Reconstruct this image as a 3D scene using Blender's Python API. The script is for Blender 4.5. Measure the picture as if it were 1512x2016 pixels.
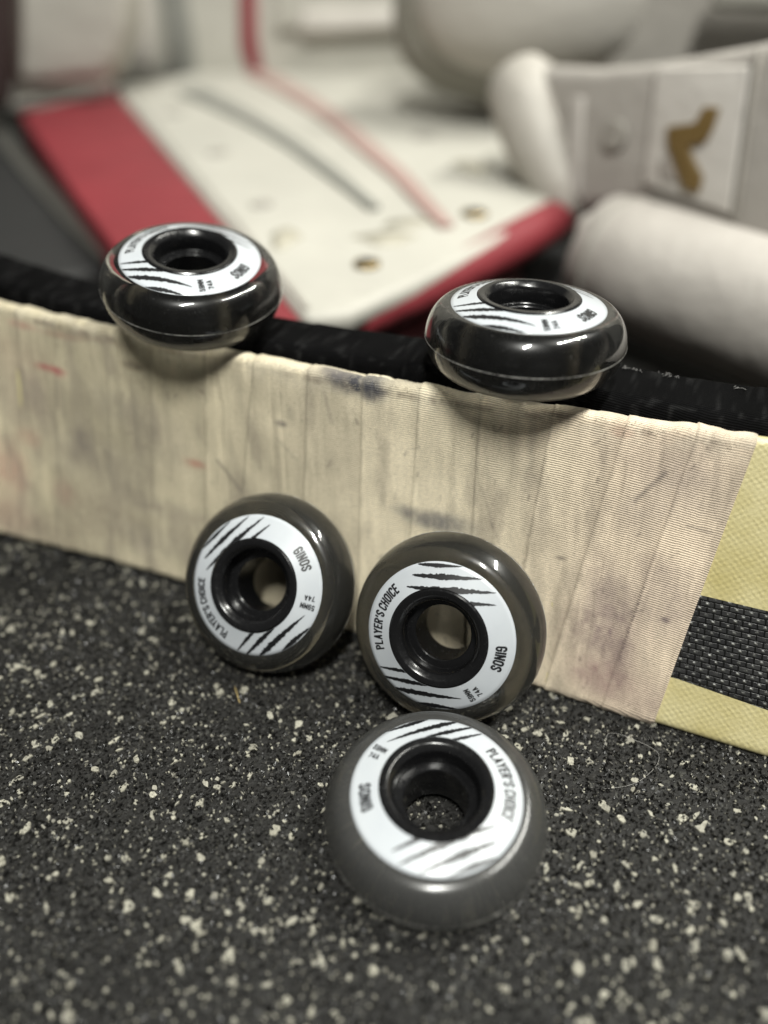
import bpy, math, random
import numpy as np
from mathutils import Vector, Matrix
random.seed(7); RNG = np.random.default_rng(7)
for o in list(bpy.data.objects): bpy.data.objects.remove(o)
S = 0.001                                   # everything below is written in millimetres
SC = bpy.context.scene

# ---------------------------------------------------------------- camera, world, lamps, exposure
PITCH, CAMH, F = math.radians(39.0), 196.7, 1456.0
cam = bpy.data.cameras.new('camera'); camo = bpy.data.objects.new('camera', cam)
SC.collection.objects.link(camo); SC.camera = camo
camo.location = (0, 0, CAMH * S); camo.rotation_euler = (math.pi / 2 - PITCH, 0, 0)
cam.sensor_fit = 'VERTICAL'; cam.sensor_height = 36; cam.sensor_width = 27; cam.lens = 26.0
cam.clip_start = 0.01; cam.clip_end = 50
cam.dof.use_dof = True; cam.dof.focus_distance = 0.216; cam.dof.aperture_fstop = 2.75
w = bpy.data.worlds.new('World'); SC.world = w; w.use_nodes = True
w.node_tree.nodes['Background'].inputs[0].default_value = (0.97, 0.98, 0.93, 1)
w.node_tree.nodes['Background'].inputs[1].default_value = 0.07
def lamp(name, loc, target, sx, sy, power, color, roll=(0, 0, 1)):
    l = bpy.data.lights.new(name, 'AREA'); l.shape = 'RECTANGLE'; l.size = sx; l.size_y = sy
    l.energy = power; l.color = color
    o = bpy.data.objects.new(name, l); SC.collection.objects.link(o)
    z = (Vector(loc) - Vector(target)).normalized(); x = Vector(roll); x = (x - z * x.dot(z)).normalized()
    y = z.cross(x); m = Matrix((x, y, z)).transposed().to_4x4(); m.translation = Vector(loc); o.matrix_world = m
    return o
TD = Vector((-1.0, -1.9, 0.0))
lamp('ceiling_tube_long', (0.98, 0.52, 1.72), (0, 0.18, 0), 1.15, 0.07, 47, (0.98, 0.975, 0.90), TD)
lamp('ceiling_tube_short', (0.0, -0.50, 1.75), (0, 0.18, 0), 0.50, 0.08, 46, (0.98, 0.98, 0.92), TD)
SC.view_settings.view_transform = 'Standard'; SC.view_settings.look = 'None'
SC.view_settings.exposure = 0.0; SC.view_settings.gamma = 1.0; SC.view_settings.use_curve_mapping = False
SC.render.engine = 'CYCLES'
cy = SC.cycles; cy.use_denoising = True; cy.max_bounces = 16; cy.transmission_bounces = 12; cy.glossy_bounces = 6
cy.diffuse_bounces = 4; cy.transparent_max_bounces = 12; cy.caustics_refractive = True; cy.caustics_reflective = False
cy.blur_glossy = 0.6; cy.sample_clamp_indirect = 6.0

# ---------------------------------------------------------------- pixel -> place helpers
SP, CP = math.sin(PITCH), math.cos(PITCH)
def ray(u, v):
    x, y = (u - 756) / F, (1008 - v) / F
    return np.array([x, CP + y * SP, -SP + y * CP])
ORI = np.array([0, 0, CAMH])
def at_z(u, v, z): d = ray(u, v); return ORI + d * ((z - CAMH) / d[2])
def at_plane(u, v, p0, n):
    d = ray(u, v); return ORI + d * (np.dot(np.array(p0) - ORI, n) / np.dot(d, n))
def proj(P):
    d = np.asarray(P, float) - ORI; dep = d[..., 1] * CP - d[..., 2] * SP; up = d[..., 1] * SP + d[..., 2] * CP
    return np.stack([756 + F * d[..., 0] / dep, 1008 - F * up / dep], -1)

# ---------------------------------------------------------------- node helpers
class NT:
    def __init__(s, name, disp=False):
        s.m = bpy.data.materials.new(name); s.m.use_nodes = True; s.t = s.m.node_tree
        s.b = s.t.nodes['Principled BSDF']; s.out = s.t.nodes['Material Output']
    def n(s, typ, **kw):
        nd = s.t.nodes.new(typ)
        for k, v in kw.items():
            if k[0] == 'i' and k[1:].isdigit(): nd.inputs[int(k[1:])].default_value = v
            elif k.startswith('_'): nd.inputs[k[1:].replace('_', ' ')].default_value = v
            else: setattr(nd, k, v)
        return nd
    def l(s, a, b): s.t.links.new(a, b); return b.node
    def ramp(s, fac, stops, interp='LINEAR'):
        r = s.n('ShaderNodeValToRGB'); r.color_ramp.interpolation = interp; e = r.color_ramp.elements
        while len(e) < len(stops): e.new(0.5)
        for q, (p, c) in zip(e, stops):
            q.position = p; q.color = (*c, 1) if len(c) == 3 else c
        s.l(fac, r.inputs[0]); return r.outputs[0]
    def math(s, op, a, b=None, c=None):
        nd = s.n('ShaderNodeMath', operation=op)
        for i, x in enumerate((a, b, c)):
            if x is None: continue
            if isinstance(x, (int, float)): nd.inputs[i].default_value = x
            else: s.l(x, nd.inputs[i])
        return nd.outputs[0]
    def mix(s, f, a, b):
        nd = s.n('ShaderNodeMix', data_type='RGBA')
        for i, x in ((0, f), (6, a), (7, b)):
            if isinstance(x, (int, float)): nd.inputs[i].default_value = x
            elif isinstance(x, tuple): nd.inputs[i].default_value = (*x, 1)
            else: s.l(x, nd.inputs[i])
        return nd.outputs[2]
    def noise(s, vec, scale, detail=4, rough=.55):
        nd = s.n('ShaderNodeTexNoise'); nd.inputs['Scale'].default_value = scale
        nd.inputs['Detail'].default_value = detail; nd.inputs['Roughness'].default_value = rough
        if vec is not None: s.l(vec, nd.inputs['Vector'])
        return nd.outputs[0]
    def obj(s): return s.n('ShaderNodeTexCoord').outputs['Object']
    def bump(s, h, strength, dist, prev=None):
        nd = s.n('ShaderNodeBump'); nd.inputs['Strength'].default_value = strength; nd.inputs['Distance'].default_value = dist
        s.l(h, nd.inputs['Height'])
        if prev is not None: s.l(prev, nd.inputs['Normal'])
        return nd.outputs[0]
    def set(s, **kw):
        for k, v in kw.items():
            i = s.b.inputs[k.replace('_', ' ')]
            if isinstance(v, (int, float)): i.default_value = v
            elif isinstance(v, tuple): i.default_value = (*v, 1) if len(v) == 3 and i.type == 'RGBA' else v
            else: s.l(v, i)
        return s.m
def simple(name, col, rough, var=.12, scale=40, bump=.0, bscale=900, **kw):
    t = NT(name); o = t.obj(); n = t.noise(o, scale)
    lo = tuple(c * (1 - var) for c in col); hi = tuple(min(1, c * (1 + var)) for c in col)
    t.set(Base_Color=t.ramp(n, [(.3, lo), (.7, hi)]), Roughness=rough, **kw)
    if bump: t.set(Normal=t.bump(t.noise(o, bscale, 3), bump, .0003))
    return t.m

# ---------------------------------------------------------------- mesh helpers
def link(o): SC.collection.objects.link(o); return o
def tag(o, label=None, cat=None, group=None, kind=None):
    if label: o['label'] = label
    if cat: o['category'] = cat
    if group: o['group'] = group
    if kind: o['kind'] = kind
    return o
def empty(name, loc=(0, 0, 0)):
    o = link(bpy.data.objects.new(name, None)); o.location = [c * S for c in loc]; o.empty_display_size = .02; return o
def mesh(name, V, Fc, mats, parent=None, smooth=True, midx=None, auto=None):
    me = bpy.data.meshes.new(name)
    V = np.asarray(V, float) * S
    if parent is not None: V = V - np.array(parent.location) if parent.parent is None else V
    me.from_pydata(V.tolist(), [], [list(map(int, f)) for f in Fc])
    for m in (mats if isinstance(mats, (list, tuple)) else [mats]): me.materials.append(m)
    if midx is not None: me.polygons.foreach_set('material_index', np.asarray(midx, dtype=np.int32))
    me.polygons.foreach_set('use_smooth', [smooth] * len(me.polygons))
    me.update()
    o = link(bpy.data.objects.new(name, me))
    if parent is not None: o.parent = parent
    if auto is not None: me.set_sharp_from_angle(angle=math.radians(auto))
    return o
def lathe(prof, seg=128, closed=True):
    """revolve (r,z) points about z; closed joins the last point to the first"""
    a = np.linspace(0, 2 * np.pi, seg, endpoint=False); V = []; Fc = []
    for r, z in prof: V += [(r * math.cos(t), r * math.sin(t), z) for t in a]
    n = len(prof)
    for i in range(n if closed else n - 1):
        j = (i + 1) % n
        for k in range(seg):
            k2 = (k + 1) % seg; Fc.append((i * seg + k, i * seg + k2, j * seg + k2, j * seg + k))
    return V, Fc
def tube(pts, r, seg=8):
    pts = [np.array(p, float) for p in pts]; V = []; Fc = []
    rr = r if hasattr(r, '__len__') else [r] * len(pts)
    for i, p in enumerate(pts):
        d = pts[min(i + 1, len(pts) - 1)] - pts[max(i - 1, 0)]; d = d / np.linalg.norm(d)
        a = np.cross(d, (0, 0, 1) if abs(d[2]) < .9 else (1, 0, 0)); a /= np.linalg.norm(a); b = np.cross(d, a)
        for k in range(seg):
            t = 2 * math.pi * k / seg; V.append(p + rr[i] * (a * math.cos(t) + b * math.sin(t)))
    for i in range(len(pts) - 1):
        for k in range(seg):
            k2 = (k + 1) % seg; Fc.append((i * seg + k, i * seg + k2, (i + 1) * seg + k2, (i + 1) * seg + k))
    Fc.append(tuple(range(seg))[::-1]); Fc.append(tuple(range((len(pts) - 1) * seg, len(pts) * seg)))
    return V, Fc
def bevel(o, wd, seg=3, ang=40):
    m = o.modifiers.new('bevel', 'BEVEL'); m.width = wd * S; m.segments = seg; m.limit_method = 'ANGLE'; m.angle_limit = math.radians(ang)
    return o
def slab(name, top, down, mat, parent, bev=3, seg=4):
    """closed prism: polygon 'top' (3D points) pushed along vector 'down'"""
    top = [np.array(p, float) for p in top]; n = len(top)
    V = top + [p + np.array(down, float) for p in top]
    Fc = [tuple(range(n)), tuple(range(n, 2 * n))[::-1]] + [(i, i + n, (i + 1) % n + n, (i + 1) % n) for i in range(n)]
    o = mesh(name, V, Fc, mat, parent, smooth=True)
    import bmesh as bmm
    bm = bmm.new(); bm.from_mesh(o.data); bmm.ops.recalc_face_normals(bm, faces=bm.faces); bm.to_mesh(o.data); bm.free()
    if bev: bevel(o, bev, seg)
    return o
def vnoise(x, y, seed):
    r = np.random.default_rng(seed); T = r.random((256, 256))
    xi = np.floor(x).astype(int); yi = np.floor(y).astype(int); fx = x - xi; fy = y - yi
    fx = fx * fx * (3 - 2 * fx); fy = fy * fy * (3 - 2 * fy)
    g = lambda a, b: T[a % 256, b % 256]
    return (g(xi, yi) * (1 - fx) + g(xi + 1, yi) * fx) * (1 - fy) + (g(xi, yi + 1) * (1 - fx) + g(xi + 1, yi + 1) * fx) * fy
def fbm(x, y, seed, o=4):
    s = 0; a = 1; t = 0
    for i in range(o): s = s + a * vnoise(x * 2 ** i, y * 2 ** i, seed + i); t += a; a *= .5
    return s / t
def sm(a, b, x): t = np.clip((x - a) / (b - a), 0, 1); return t * t * (3 - 2 * t)

# ================================================================= FLOOR
def floor_mat():
    t = NT('black_rubber'); o = t.obj()
    n1 = t.noise(o, 60, 3); n2 = t.noise(o, 900, 4, .6)
    col = t.mix(n2, (.004, .004, .004), (.016, .0155, .0145))
    col = t.mix(t.math('MULTIPLY', n1, .5), col, (.022, .021, .019))
    v = t.n('ShaderNodeTexVoronoi'); v.inputs['Scale'].default_value = 1000; t.l(o, v.inputs['Vector'])
    sp = t.ramp(v.outputs['Color'], [(.80, (0, 0, 0)), (.92, (1, 1, 1))])
    col = t.mix(t.math('MULTIPLY', sp, .30), col, (.12, .12, .105))
    v2 = t.n('ShaderNodeTexVoronoi', feature='F1'); v2.inputs['Scale'].default_value = 620; t.l(o, v2.inputs['Vector'])
    b = t.bump(v2.outputs['Distance'], .7, .0005)
    b = t.bump(t.noise(o, 1500, 3, .7), .8, .0004, b)
    return t.set(Base_Color=col, Roughness=t.ramp(n2, [(.3, (.38,) * 3), (.7, (.75,) * 3)]), Normal=b, Specular_IOR_Level=.22)
def crumb_mat():
    t = NT('rubber_crumb'); o = t.obj(); at = t.n('ShaderNodeAttribute', attribute_name='tone')
    c = t.mix(t.ramp(at.outputs['Fac'], [(.0, (0, 0, 0)), (.82, (.25,) * 3), (1., (1, 1, 1))]), (.004, .004, .004), (.060, .057, .050))
    return t.set(Base_Color=c, Roughness=t.ramp(at.outputs['Fac'], [(.1, (.22,) * 3), (.7, (.6,) * 3)]), Specular_IOR_Level=.5, Normal=t.bump(t.noise(o, 2500, 3), .5, .0002))
def fleck_mat():
    t = NT('tan_rubber_fleck'); o = t.obj()
    at = t.n('ShaderNodeAttribute', attribute_name='tone')
    n = t.noise(o, 1400, 4, .65)
    c = t.mix(at.outputs['Fac'], (.11, .105, .09), (.41, .395, .32))
    c = t.mix(t.ramp(n, [(.38, (.6,) * 3), (.62, (0, 0, 0))]), c, (.10, .092, .075))
    return t.set(Base_Color=c, Roughness=.6, Normal=t.bump(n, .8, .0004))
FV = [np.array([(-2500, -400, 0), (2500, -400, 0), (2500, 5000, 0), (-2500, 5000, 0)], float)]; FF = [[(0, 1, 2, 3)]]; FM = [[0]]; FT = [[0.]]; FB = [4]
def scatter(num, x0, x1, y0, y1, smin, smax, tmin, tmax, ex, mat, hmin, hmax, tilt, n=7, keep=None, elong=(.4, .95)):
    """angular granules pressed into the rubber: an n-sided top facet, tilted, with a skirt"""
    R_ = RNG; x = R_.uniform(x0, x1, num); y = R_.uniform(y0, y1, num)
    ok = np.abs(x) < 100 + .64 * np.clip(y, 0, None)
    if keep is not None: ok &= keep(x, y)
    x, y = x[ok], y[ok]; m = len(x)
    sz = smin + (smax - smin) * R_.random(m) ** ex; el = R_.uniform(*elong, m); ro = R_.uniform(0, np.pi, m)
    a = (np.arange(n) + R_.uniform(-.42, .42, (m, n))) * 2 * np.pi / n; r = sz[:, None] * R_.uniform(.62, 1.15, (m, n))
    px = r * np.cos(a); py = r * el[:, None] * np.sin(a); c, s_ = np.cos(ro)[:, None], np.sin(ro)[:, None]; qx, qy = px * c - py * s_, px * s_ + py * c
    h = R_.uniform(hmin, hmax, m)[:, None]; tx, ty = R_.normal(0, tilt, m)[:, None], R_.normal(0, tilt, m)[:, None]
    base = np.stack([x[:, None] + qx, y[:, None] + qy, np.full_like(qx, -.05)], -1)
    top = np.stack([x[:, None] + qx * .9, y[:, None] + qy * .9, np.clip(h + qx * tx + qy * ty, .02, None)], -1)
    V = np.concatenate([base, top], 1).reshape(-1, 3); o = FB[0] + np.arange(m)[:, None] * 2 * n
    k = np.arange(n); k2 = (k + 1) % n
    sk = np.stack([o + k, o + k2, o + n + k2, o + n + k], -1).reshape(-1, 4).tolist(); tp = (o + n + k).tolist()
    tn = R_.uniform(tmin, tmax, m); FV.append(V); FF.append(sk + tp); FM.append([mat] * len(sk) + [mat] * m); FT.append(np.concatenate([np.repeat(tn, n), tn])); FB[0] += len(V)
near = lambda x, y: y < 228 - .36 * x
cl = lambda x, y: (near(x, y)) & (RNG.random(len(x)) < .35 + 1.1 * (fbm(x / 16., y / 16., 7, 3) - .2))
scatter(6200, -260, 240, 20, 330, .75, 2.15, .45, 1.0, 1.9, 1, .2, .6, .16, 6, cl, (.35, .9))
scatter(26000, -260, 240, 20, 320, .25, .85, .1, .95, 1.2, 1, .2, .6, .3, 5, cl, (.3, .9))
scatter(9000, -240, 240, 20, 300, .10, .26, .3, 1.0, 1., 1, .1, .4, .5, 4, near)
scatter(135000, -230, 230, 24, 290, .25, .85, .0, 1.0, 1.3, 2, .05, .8, .65, 4, near)
scatter(2500, -600, 600, 300, 1000, .8, 2.4, .5, 1.0, 1.3, 1, .1, .3, .1, 6)
fl = mesh('floor', np.concatenate(FV), [f for g in FF for f in g], [floor_mat(), fleck_mat(), crumb_mat()], smooth=False, midx=np.concatenate(FM))
at = fl.data.attributes.new('tone', 'FLOAT', 'FACE'); at.data.foreach_set('value', np.concatenate(FT).astype(np.float32))
tag(fl, kind='structure')

# ================================================================= GOALIE STICK (white tape, bare yellow end)
TOPZ = 84.8
def curve_fit(pts, z, deg):
    P = np.array([at_z(u, v, z) for u, v in pts]); return np.polyfit(P[:, 0], P[:, 1], deg)
BOT = curve_fit([(0, 1060), (170, 1098), (350, 1140), (700, 1245), (1050, 1348), (1290, 1418), (1512, 1492)], 2.0, 3)
TOP = curve_fit([(0, 597), (200, 648), (480, 699), (700, 739), (900, 786), (1150, 806), (1300, 834), (1512, 864)], TOPZ, 3)
def ext(c, X, lo, hi):     # polynomial inside, straight outside
    Xc = np.clip(X, lo, hi); d = np.polyder(c); return np.polyval(c, Xc) + np.polyval(d, Xc) * (X - Xc)
def lift(X): return 1.0 + np.clip(-X - 20, 0, None) * .022
def face(X, t, off=0.0):
    X = np.asarray(X, float); t = np.asarray(t, float)
    z0 = lift(X); yb = ext(BOT, X, -150, 112) + (z0 - 2) * .35; yt = ext(TOP, X, -135, 100)
    y = yb + (yt - yb) * t; z = z0 + (TOPZ - z0) * t
    y = y + 1.2 * np.sin(np.pi * np.clip(t, 0, 1)) * 1.0
    nx = (yt - yb); nz = (TOPZ - z0); L = np.hypot(nx, nz)
    sl = .36
    N = np.stack([-sl * np.ones_like(X) * nz / L, -nz / L, nx / L], -1); N /= np.linalg.norm(N, axis=-1, keepdims=True)
    return np.stack([X, y, z], -1) + N * np.asarray(off)[..., None], N
def face_at(u, v):         # which (X,t) of the face stands behind a point of the picture
    q = np.array([(u - 756) / 1456 * 230., .5])
    for _ in range(12):
        r = proj(face(q[0], q[1])[0]) - (u, v); J = np.zeros((2, 2))
        for k, e in enumerate(([.1, 0], [0, .001])):
            J[:, k] = (proj(face(q[0] + e[0], q[1] + e[1])[0]) - (u, v) - r) / (e[0] + e[1])
        q = q - np.linalg.solve(J, r)
    return q
THK = 7.0; HT = 92.0
seam_px = [((1492, 866), (1288, 1420)), ((1375, 847), (1187, 1382)), ((1240, 822), (1100, 1260)), ((1090, 800), (1000, 1300)), ((945, 790), (930, 1050)),
           ((826, 765), (810, 1000)), ((715, 740), (710, 1000)), ((608, 722), (600, 960)), ((500, 705), (480, 950)), ((405, 690), (408, 1000)),
           ((300, 670), (300, 1120)), ((210, 650), (225, 1090)), ((105, 622), (120, 1080)), ((40, 600), (40, 1060)), ((-60, 570), (-50, 1040)), ((-170, 540), (-160, 1010))]
seams = []
for (a, b) in seam_px:
    xa, ta = face_at(*a); xb, tb = face_at(*b); k = (xa - xb) / (ta - tb); seams.append((xb - k * tb, xb + k * (1 - tb)))   # X at bottom, X at top
seams.sort()
SB = np.array([s[0] for s in seams]); ST = np.array([s[1] for s in seams])
def seamX(s, t):            # s runs along the seams' order, so a wrap edge is a line of constant s
    i = np.arange(len(SB)); return np.interp(s, i, SB) * (1 - t) + np.interp(s, i, ST) * t
# cross-section of a wrapped blade: (t, depth) loop; depth 0 = front face
def section(nf):
    L = []
    r = 2.2
    for k in range(7):      # bottom round, back to front
        a = math.pi / 2 * k / 6; L.append((0 + (r - r * math.sin(a)) / HT - 0.0, r - r * math.cos(a)) if False else ((r - r * math.sin(math.pi / 2 - a)) / HT if False else 0, 0))
    return L
def loop(nf, r=2.4, thk=THK):
    """(t, depth, u) points going bottom-back -> bottom-front -> up the face -> over the top -> back"""
    L = []
    for k in range(6): a = math.pi / 2 * (1 - k / 6); L.append(((r - r * math.cos(math.pi / 2 - a) * 1.0) / HT if False else (r * (1 - math.cos(a - math.pi / 2 + math.pi / 2))) / HT * 0 + (r * (1 - math.cos(math.pi / 2 - a if False else 0))) / HT, 0))
    L = [((r - r * math.sin(a)) / HT, r - r * math.cos(a)) for a in np.linspace(math.pi / 2, 0, 6)[:-1]]     # bottom edge to the face
    L += [(t, 0.0) for t in np.linspace(r / HT, 1 - r / HT, nf)]
    L += [(1 - (r - r * math.sin(a)) / HT, r - r * math.cos(a)) for a in np.linspace(0, math.pi / 2, 7)[1:]]
    L += [(1.0, d) for d in np.linspace(r, thk - r, 4)[1:]]
    L += [(1 - (r - r * math.cos(a)) / HT, thk - r + r * math.sin(a)) for a in np.linspace(0, math.pi / 2, 5)[1:]]
    L += [(t, thk) for t in np.linspace(1 - r / HT, r / HT, 10)[1:]]
    L += [((r - r * math.cos(a)) / HT, thk - r + r * math.sin(a)) for a in np.linspace(math.pi / 2, 0, 5)[1:]]
    return np.array(L)
def wrap(name, s0, s1, ns, nf, off, mats, parent, param, disp=None, thk=THK, basef=face):
    Lp = loop(nf, thk=thk); ss = np.linspace(s0, s1, ns); Sg, Tg = np.meshgrid(ss, Lp[:, 0], indexing='ij'); Dg = np.broadcast_to(Lp[:, 1], Sg.shape)
    X = param(Sg, Tg)
    d = disp(Sg, Tg, X, Dg) if disp is not None else 0 * X
    # outward direction: front for the face, up on the top, back behind
    P, N = basef(X, Tg); Pu, _ = basef(X, Tg + .01); U = Pu - P; U /= np.linalg.norm(U, axis=-1, keepdims=True)
    dl = np.gradient(Lp[:, 0] * HT); dd = np.gradient(Lp[:, 1]); ln = np.hypot(dl, dd) + 1e-9
    ol, od = dd / ln, -dl / ln            # rotate tangent by +90 deg: outwards
    P = P - N * Dg[..., None] + (off + d)[..., None] * (U * ol[None, :, None] - N * od[None, :, None])
    n, m = Sg.shape; V = P.reshape(-1, 3); idx = np.arange(n * m).reshape(n, m)
    a = idx[:-1]; b = idx[1:]; Fq = np.stack([a, np.roll(a, -1, 1), np.roll(b, -1, 1), b], -1).reshape(-1, 4).tolist()
    Fq += [list(idx[0][::-1]), list(idx[-1])]
    o = mesh(name, V, Fq, mats, parent)
    return o, Sg, Tg, X, Dg

def tape_mat(name, dark=False):
    t = NT(name); at = t.n('ShaderNodeAttribute', attribute_name='tint'); uv = t.n('ShaderNodeAttribute', attribute_name='cloth')
    sep = t.n('ShaderNodeSeparateXYZ'); t.l(uv.outputs['Vector'], sep.inputs[0]); sx, sy = sep.outputs[0], sep.outputs[1]
    wob = t.noise(uv.outputs['Vector'], .18, 2)
    yy = t.math('ADD', sy, t.math('MULTIPLY', wob, .8))
    rib = t.math('SINE', t.math('MULTIPLY', yy, 2 * math.pi / .70))
    thr = t.math('SINE', t.math('MULTIPLY', sx, 2 * math.pi / .50))
    fine = t.noise(uv.outputs['Vector'], 3.2, 4, .7)
    gr = t.noise(uv.outputs['Vector'], 1.1, 5, .65)
    h = t.math('ADD', t.math('MULTIPLY', rib, .5), t.math('MULTIPLY', thr, .05)); h = t.math('ADD', h, t.math('MULTIPLY', fine, .8))
    c = at.outputs['Color']
    k = t.ramp(t.math('ADD', t.math('MULTIPLY', rib, .17), t.math('ADD', t.math('MULTIPLY', fine, .45), t.math('MULTIPLY', gr, .5))), [(.22, (.48,) * 3), (.60, (1.06,) * 3)])
    mx = t.n('ShaderNodeMix', data_type='RGBA', blend_type='MULTIPLY'); mx.inputs[0].default_value = 1; t.l(c, mx.inputs[6]); t.l(k, mx.inputs[7])
    return t.set(Base_Color=mx.outputs[2], Roughness=.92 if not dark else .8, Specular_IOR_Level=.25 if not dark else .03,
                 Normal=t.bump(h, .55, .00025), Sheen_Weight=.12 if not dark else .0, Sheen_Roughness=.5)
STICK = empty('goalie_stick', (0, 150, 0))
tag(STICK, 'yellow goalie stick blade wrapped in dirty off-white cloth tape, leaning back on the rubber floor', 'hockey stick')

# stains, each at its spot on the cloth: (u, v, radius_x mm, radius_t mm, strength, colour)
st_px = [(100, 725, 6, 1.3, .75, (.42, .07, .08)), (120, 733, 2.5, 1.8, .5, (.40, .06, .08)), (386, 912, 4, 1.8, .45, (.45, .12, .09)), (45, 640, 6, 1.6, .35, (.42, .12, .12)),
         (60, 860, 5, 4, .22, (.42, .12, .10)), (20, 920, 9, 11, .30, (.40, .13, .12)), (130, 970, 5, 5, .25, (.30, .09, .10)), (12, 1010, 12, 7, .25, (.38, .14, .13)),
         (165, 870, 4, 6, .45, (.12, .10, .10)), (150, 890, 9, 9, .25, (.2, .17, .15)), (265, 720, 4.5, 1.6, .6, (.10, .07, .05)), (180, 665, 14, 1.6, .42, (.16, .11, .08)),
         (120, 660, 9, 1.4, .4, (.3, .16, .12)), (705, 758, 9, 3.6, .95, (.06, .06, .07)), (735, 770, 4, 4, .7, (.08, .08, .09)), (60, 1040, 22, 9, .45, (.16, .12, .10)), (200, 1010, 20, 12, .35, (.19, .15, .12)), (30, 700, 16, 10, .30, (.26, .18, .14)), (1240, 1360, 12, 8, .35, (.24, .16, .15)), (1300, 900, 16, 9, .20, (.3, .22, .2)), (960, 1180, 14, 10, .25, (.25, .21, .16)), (1120, 1240, 6, 10, .3, (.22, .17, .14)), (660, 738, 6, 2, .7, (.1, .09, .09)), (870, 1030, 7, 3, .5, (.1, .1, .11)), (40, 790, 14, 10, .3, (.2, .15, .13)), (330, 880, 10, 12, .25, (.22, .19, .16)), (1180, 1130, 5, 9, .35, (.2, .15, .14)), (1290, 1120, 6, 6, .3, (.2, .15, .14)), (745, 742, 7, 3, .5, (.12, .12, .12)), (665, 742, 5, 2, .4, (.15, .14, .14)),
         (830, 1020, 7, 3, .5, (.13, .13, .14)), (880, 1028, 9, 3.4, .5, (.14, .14, .15)), (795, 1003, 4, 2, .35, (.14, .14, .15)), (556, 833, 2.2, 1.2, .6, (.14, .12, .12)),
         (575, 815, 1.5, 3, .3, (.16, .14, .12)), (1190, 1240, 10, 11, .60, (.17, .115, .125)), (1175, 1330, 9, 6, .52, (.24, .135, .14)), (1215, 1180, 8, 8, .40, (.20, .15, .15)),
         (1330, 1190, 11, 12, .30, (.22, .17, .17)), (1260, 1010, 8, 9, .22, (.25, .21, .2)), (1350, 960, 10, 9, .25, (.24, .20, .2)), (1220, 1300, 4, 8, .35, (.16, .1, .11)),
         (1105, 818, 5, .8, .65, (.09, .07, .06)), (1225, 850, 3, 1.8, .4, (.42, .2, .14)), (350, 1010, 16, 4, .25, (.2, .17, .15)), (240, 930, 12, 10, .22, (.22, .19, .17)),
         (230, 800, 9, 6, .22, (.2, .18, .16)), (1000, 930, 11, 11, .10, (.3, .27, .22)), (60, 760, 8, 8, .18, (.25, .2, .18)), (1105, 1098, 1.5, .7, .6, (.12, .1, .09)),
         (1310, 1218, 1.5, 1, .55, (.12, .09, .1)), (650, 930, 16, 16, .12, (.3, .26, .2)), (300, 1060, 14, 6, .2, (.22, .2, .18)), (450, 1115, 14, 5, .2, (.2, .18, .16))]
lines_px = [((430, 905), (475, 965), .6, .55), ((1310, 930), (1250, 985), .7, .5), ((1355, 1035), (1400, 1048), .6, .4), ((545, 860), (585, 905), .5, .25), ((575, 1000), (600, 1060), .8, .25), ((10, 860), (60, 960), 1.2, .3),
            ((270, 990), (320, 1000), .9, .25), ((950, 960), (985, 1075), .5, .18), ((640, 770), (655, 830), .7, .3)]
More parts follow.
